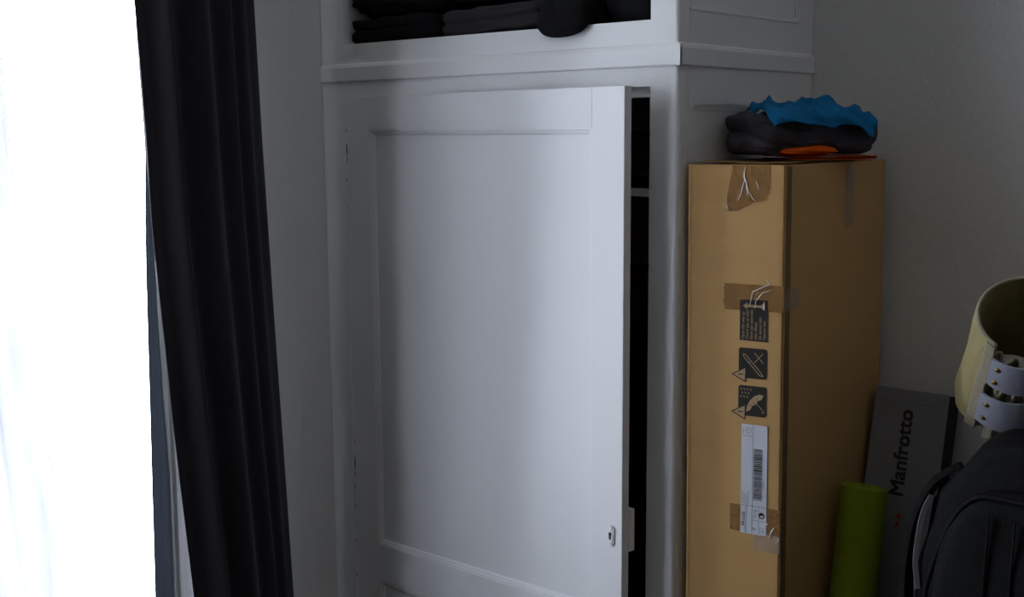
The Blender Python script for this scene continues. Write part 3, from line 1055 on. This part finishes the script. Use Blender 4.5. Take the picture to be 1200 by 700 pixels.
def blue_surface(u, v):
    """crumpled sheet lying over the bundle; v = 1 hangs down at the front"""
    a = -0.090 + 0.195 * u + 0.005 * noise.noise(Vector((v * 5, 3, u * 4)))
    top = 0.095 - 0.07 * max(0, a - 0.01) + 0.40 * min(0, a + 0.055)
    w = v * 1.25
    if w < 0.85:
        b = -0.050 + 0.116 * w / 0.85
        z = top - 0.008 * max(0, (w - 0.55) / 0.3) ** 2
    else:
        k = (w - 0.85) / 0.4
        drop = 0.022 + 0.010 * max(0, math.sin(u * 6.0 - 2.2)) + 0.020 * math.exp(-((u - 0.93) / 0.05) ** 2) + 0.002 * math.sin(u * 23)
        b = 0.066 + 0.026 * math.sin(min(k, 1) * PI / 2)
        z = top - 0.008 - drop * k
    w1 = noise.noise(Vector((a * 11, b * 11, 8.0)))
    # small layered creases, a standing loop, a tuft at the left
    cr = 1.0 if w < 0.7 else max(0.15, 1 - (w - 0.7) / 0.3)
    z += cr * (0.0085 * (1 - abs(math.sin(a * 60 + b * 55 + 2.4 * w1))) + 0.005 * ridge(Vector((a * 34, b * 30, 2.0))) - 0.004)
    b += (1 - cr) * 0.006 * math.sin(a * 80 + z * 170 + 4 * w1)
    z += 0.016 * math.exp(-((a - 0.022 - 0.25 * b) / 0.018) ** 2) * (0.4 + 0.6 * math.exp(-((b - 0.03) / 0.05) ** 2))
    z -= 0.004 * math.exp(-((a - 0.026 - 0.25 * b) / 0.006) ** 2) * math.exp(-((b - 0.06) / 0.03) ** 2)
    z += 0.010 * math.exp(-((a + 0.052 - 0.2 * b) / 0.010) ** 2) * math.exp(-((b + 0.01) / 0.03) ** 2)
    z += 0.010 * math.exp(-((a + 0.078) / 0.016) ** 2)
    b += 0.004 * noise.noise(Vector((a * 40, z * 50, 1.0)))
    return pile(a, b, z)


bm = grid(blue_surface, 150, 80)
bmesh.ops.recalc_face_normals(bm, faces=bm.faces)
bmesh.ops.solidify(bm, geom=bm.faces[:], thickness=0.002)
tag(obj('crumpled_shirt', bm, 'blue_cloth', smooth=True), 'blue crumpled t-shirt on top of the pile on the cardboard box', 'clothes', 'clothes piled on the cardboard box')

# ------------------------------------------------------------------ leaning tripod carton
tp = thing('tripod_box', 'slim pale grey tripod carton with black lettering leaning on the wall behind the green mat', 'box', (0.262, 0.0, 0))
TO = Vector((0.262, 0, 0))
LA = math.atan(0.22)
TX0, TX1, THK = 0.190, 0.3325, 0.050
Vt = Vector((0, math.sin(LA), math.cos(LA)))
Nt = Vector((0, -math.cos(LA), math.sin(LA)))
TH0 = Vector((TX0, 0.405 - 0.22 * 0.863, 0.0)) - TO + Vector((0, 0, 0.0005))
TLEN = 0.863 / math.cos(LA)
Ux = Vector((1, 0, 0))
TW = TX1 - TX0
lift = Vector((0, 0, 0))


def tbox(u0, u1, v0, v1, n0, n1, material, name, bev=0.0):
    """block in the carton's own axes, n measured outwards from the face"""
    bm = bx(u0, u1, v0, v1, n0, n1, bev=bev)
    for vtx in bm.verts:
        c = vtx.co.copy()
        p = TH0 + Ux * c.x + Vt * c.y + Nt * c.z
        vtx.co = p
    return obj(name, bm, material, tp)


hs = THK * math.sin(LA)
tbox(0.001, TW - 0.001, 0.0 + hs * 0, TLEN, -0.0012, 0.0, 'grey_card', 'front_panel')
tbox(0.0, TW, 0.0115, TLEN - 0.0005, -THK, -0.0013, 'dark_card', 'carton_body', 0.001)
tbox(0.004, TW - 0.004, TLEN, TLEN + 0.0012, -THK + 0.003, -0.001, 'grey_card', 'end_flap')
tbox(0.012, TW - 0.012, TLEN - 0.024, TLEN - 0.0235, 0.0, 0.0003, 'dark_card', 'crease_line')


def fr_trip(u, v, out):
    return (TH0 + Ux * u + Vt * v + Nt * out, Vt, -Ux, Nt)


obj('printed_name', merge([text_bm('Manfrotto', 0.0375, fr_trip(0.0775 + dv, 0.683 + du, 0.0006 + 0.00005 * k_), 0.0, sx=1.06)
     for k_, (du, dv) in enumerate([(a_ * 0.0010, b_ * 0.0010) for a_ in (0, 1, 2) for b_ in (-1, 0, 1)])]), 'ink', tp)
em = merge([extrude_poly([(0.0, 0.0), (0.012, 0.004), (0.0, 0.011)], 0.0003, fr_trip(0.079, 0.628, 0.0006)),
            extrude_poly([(0.014, 0.0), (0.026, 0.0), (0.020, 0.012)], 0.0003, fr_trip(0.079, 0.628, 0.0006))])
obj('printed_emblem', em, 'red_ink', tp)

# ------------------------------------------------------------------ rolled green mat
mt = thing('yoga_mat', 'rolled lime green foam mat standing beside the tall cardboard box', 'mat', (0.236, 0.165, 0))
MO = Vector((0.236, 0.165, 0))
ma, mb = Vector((0.238, 0.150, 0.0)), Vector((0.2405, 0.262, 0.697))
MAX = (mb - ma).normalized()
Me1 = Vector((1, 0, 0))
Me1 = (Me1 - MAX * Me1.dot(MAX)).normalized()
Me2 = MAX.cross(Me1)
R0 = 0.045


def mat_fn(u, v):
    # one long spiral, outermost turn to the core
    turns = 6.0
    th = u * turns * 2 * PI + 2.2
    r = R0 - 0.0062 * u * turns - (0.0006 if u > 0 else 0)
    return ma + MAX * ((mb - ma).length * (0.002 + 0.998 * v)) + Me1 * r * math.cos(th) + Me2 * r * math.sin(th) - MO + Vector((0, 0, 0.010))


bm = grid(mat_fn, 260, 1)
bmesh.ops.recalc_face_normals(bm, faces=bm.faces)
bmesh.ops.solidify(bm, geom=bm.faces[:], thickness=0.0050)
obj('mat_roll', bm, 'mat_green', mt, smooth=True, autosmooth=40)

# ------------------------------------------------------------------ black bag
bag = thing('travel_bag', 'large black travel backpack standing on the floor at the lower right', 'bag', (0.56, 0.2, 0))
BO = Vector((0.56, 0.2, 0))


def rounded_sack(x0, x1, y0, y1, z0, prof, lump, seed, power=4.0, nu=72, nv=60):
    """upright soft volume; prof(t in -1..1 across) -> top height"""
    def fn(u, v):
        a = 2 * PI * u
        c, s = math.cos(a), math.sin(a)
        r = (abs(c) ** power + abs(s) ** power) ** (-1 / power)
        x = (x0 + x1) / 2 + (x1 - x0) / 2 * c * r
        y = (y0 + y1) / 2 + (y1 - y0) / 2 * s * r
        t = c * r
        ztop = prof(t)
        # v: 0..0.8 side wall, 0.8..1 closing over the top
        if v < 0.8:
            k = v / 0.8
            z = z0 + (ztop - z0) * k
            sh = 1 - 0.10 * max(0, (k - 0.85) / 0.15) ** 2
        else:
            k = (v - 0.8) / 0.2
            sh = 0.90 * (1 - k)
            z = ztop + 0.022 * math.sin(k * PI / 2)
        x = (x0 + x1) / 2 + (x - (x0 + x1) / 2) * (sh if v >= 0.8 else sh)
        y = (y0 + y1) / 2 + (y - (y0 + y1) / 2) * sh
        if v >= 0.8:
            z = prof((x - (x0 + x1) / 2) / ((x1 - x0) / 2)) + 0.022 * math.sin(k * PI / 2)
        d = lump * (noise.noise(Vector((x * 9, y * 9, z * 7 + seed))) + 0.6 * ridge(Vector((x * 14, y * 14, z * 6 + seed))) - 0.3)
        return Vector((x + c * d, y + s * d, max(z, 0.002))) - BO
    bm = grid(fn, nu, nv, close_u=True)
    bmesh.ops.remove_doubles(bm, verts=bm.verts, dist=0.0003)
    return bm


BODY = [(0.385, 0.70), (0.412, 0.765), (0.446, 0.805), (0.473, 0.838), (0.499, 0.866), (0.525, 0.876), (0.60, 0.88), (0.70, 0.86), (0.80, 0.76)]
obj('bag_body', rounded_sack(0.388, 0.80, 0.105, 0.212, 0.0, lambda t: lerp_tab(BODY, 0.594 + 0.206 * t) - 0.014, 0.005, 2.0, power=3.4), 'bag', bag, smooth=True)
obj('rear_compartment', rounded_sack(0.400, 0.79, 0.205, 0.405, 0.0, lambda t: 0.790 - 0.05 * abs(t) ** 3, 0.005, 3.0), 'bag', bag, smooth=True)


def pocket_top(t):
    return 0.800 - 0.175 * max(0, (-t - 0.42) / 0.58) ** 2.4 - 0.13 * max(0, (t - 0.45) / 0.55) ** 2.2


PX0, PX1 = 0.424, 0.775
obj('front_pocket', rounded_sack(PX0, PX1, 0.062, 0.130, 0.0, lambda t: pocket_top(t) - 0.020, 0.003, 5.0, power=5.0), 'bag', bag, smooth=True)
# piping round the pocket and panel seams
pts = []
for k in range(61):
    t = -1 + 2 * k / 60
    x = (PX0 + PX1) / 2 + (PX1 - PX0) / 2 * 0.97 * t
    pts.append(Vector((x, 0.072 + 0.010 * abs(t) ** 6, pocket_top(t) - 0.008)) - BO)
pts = [Vector((PX0 + 0.003, 0.082, 0.05)) - BO, Vector((PX0 + 0.003, 0.082, 0.30)) - BO, Vector((PX0 + 0.003, 0.082, 0.55)) - BO] + pts
obj('piping', tube(pts, 0.0042, 8), 'bag_trim', bag, smooth=True)
for xs in (0.528, 0.567):
    obj('seam', tube([Vector((xs + 0.003 * math.sin(z * 9), 0.0605, z)) - BO for z in [0.03 + 0.0735 * i for i in range(11)]], 0.0020, 6), 'bag_trim', bag, smooth=True)
# side strap standing away from the bag, with its pale inner face
sp = [(0.405, 0.13, 0.42), (0.388, 0.13, 0.47), (0.379, 0.13, 0.55), (0.378, 0.13, 0.63), (0.386, 0.13, 0.70), (0.402, 0.13, 0.752), (0.424, 0.132, 0.790), (0.455, 0.14, 0.815)]


def spline(ps, n):
    ps = [Vector(p) for p in ps]
    out = []
    for i in range(len(ps) - 1):
        p0, p1, p2, p3 = ps[max(i - 1, 0)], ps[i], ps[i + 1], ps[min(i + 2, len(ps) - 1)]
        for k in range(n):
            t = k / n
            out.append(0.5 * ((2 * p1) + (p2 - p0) * t + (2 * p0 - 5 * p1 + 4 * p2 - p3) * t * t + (-p0 + 3 * p1 - 3 * p2 + p3) * t ** 3))
    out.append(ps[-1])
    return out


def ribbon(ps, w, th, side):
    ps = spline(ps, 6)
    bm = bmesh.new()
    rows = []
    for i, p in enumerate(ps):
        t = (ps[min(i + 1, len(ps) - 1)] - ps[max(i - 1, 0)]).normalized()
        b = (side - t * side.dot(t)).normalized()
        n = t.cross(b)
        rows.append([bm.verts.new(p + b * sb * w / 2 + n * sn * th / 2 - BO) for sb, sn in ((-1, -1), (1, -1), (1, 1), (-1, 1))])
    for a, b in zip(rows, rows[1:]):
        for k in range(4):
            bm.faces.new((a[k], a[(k + 1) % 4], b[(k + 1) % 4], b[k]))
    bm.faces.new(rows[0][::-1])
    bm.faces.new(rows[-1])
    return bm


st = obj('shoulder_strap', ribbon(sp, 0.030, 0.010, Vector((0.1, 1, 0))), 'bag_trim', bag, smooth=True, autosmooth=40)
tag(obj('strap_lining', ribbon([(0.402, 0.118, 0.60), (0.3965, 0.118, 0.64), (0.3980, 0.118, 0.68), (0.4055, 0.118, 0.73), (0.417, 0.120, 0.762)], 0.008, 0.004, Vector((1, 0.6, 0.1))), 'bag_lining', bag, smooth=True, autosmooth=40), 'pale grey lining')
obj('zip_pull', tube([Vector((0.585, 0.100, 0.868)) - BO, Vector((0.590, 0.092, 0.856)) - BO, Vector((0.594, 0.088, 0.846)) - BO], 0.004, 8), 'zip', bag)

# ------------------------------------------------------------------ cream canvas wrap with riveted straps
KR, KB = Vector((0.5462, 0.1429, 1.0641)), Vector((0.4705, 0.2961, 0.9050))     # centres of the upper and lower rim
cw = thing('canvas_wrap', 'cream canvas wrap with white riveted straps resting on the black bag', 'wrap', KB)
KA = (KR - KB).normalized()
K1 = Vector((0.749, 0.6625, -0.007))
K1 = (K1 - KA * K1.dot(KA)).normalized()     # across
K2 = K1.cross(KA)                            # towards the room, downwards
KH = (KR - KB).length


def wrap_pt(deg, h, out=0.0):
    """deg 0 = right, 90 = front, 180 = left; h 0 = lower rim, 1 = upper rim"""
    a = math.radians(deg)
    r = 0.0855 - 0.0105 * h + out
    return K1 * (r * math.cos(a)) + K2 * (r * math.sin(a)) + KA * (KH * h)


def wrap_surface(u, v):
    deg = 142 + (395 - 142) * u
    edge = 0.03 * noise.noise(Vector((u * 12, 1.0, 0)))
    h = v + edge * (1 - v)
    return wrap_pt(deg, h, 0.003 * noise.noise(Vector((u * 14, v * 3, 2.0))))


def sheet(fn, nu, nv, th):
    bm = grid(fn, nu, nv)
    bmesh.ops.recalc_face_normals(bm, faces=bm.faces)
    bmesh.ops.solidify(bm, geom=bm.faces[:], thickness=th)
    return bm


obj('canvas_band', sheet(wrap_surface, 120, 30, 0.0045), 'canvas', cw, smooth=True, autosmooth=60)
obj('rim_binding', tube([wrap_pt(142 + 253 * k / 60, 1.0, -0.002) for k in range(61)], 0.0032, 8), 'canvas_trim', cw, smooth=True)
obj('end_binding', sheet(lambda u, v: wrap_pt(140 + 13 * u, v, 0.0042 + 0.001 * math.sin(v * 60)), 8, 40, 0.003), 'canvas_trim', cw, smooth=True)


def ruffle(u, v):
    deg = 146 - 120 * u
    h = -0.05 + 0.93 * v + 0.03 * math.sin(u * 34) * (v if v > 0.5 else (1 - v))
    o = -0.002 + 0.006 * math.sin(u * 46 + 3 * noise.noise(Vector((u * 6, v * 5, 0)))) * (0.5 + 0.5 * math.cos(v * 4 * PI)) + 0.004 * ridge(Vector((u * 16, v * 12, 4)))
    return wrap_pt(deg, h, o - 0.006)


obj('ruffled_edging', sheet(ruffle, 110, 50, 0.003), 'canvas_trim', cw, smooth=True)
for h0, h1, d0 in ((0.62, 0.93, 139), (0.15, 0.51, 141)):
    def tab(u, v, h0=h0, h1=h1, d0=d0):
        deg = d0 - 115 * u
        e = 0.10 * (1 - u) ** 8
        return wrap_pt(deg, h0 + (h1 - h0) * (e / 2 + (1 - e) * v), 0.0085 + 0.002 * math.sin(PI * v) + 0.002 * math.sin(u * 9))
    tb = obj('strap_tab', sheet(tab, 50, 12, 0.003), 'strap_white', cw, smooth=True, autosmooth=60)
    for f in (0.28, 0.74):
        p = wrap_pt(d0 - 9, h0 + (h1 - h0) * f, 0.0105)
        n_ = (wrap_pt(d0 - 9, h0 + (h1 - h0) * f, 0.05) - p).normalized()
        obj('rivet', tube([p, p + n_ * 0.0015, p + n_ * 0.0035, p + n_ * 0.0042], [0.0050, 0.0052, 0.0036, 0.0010], 14), 'brass', tb, smooth=True)
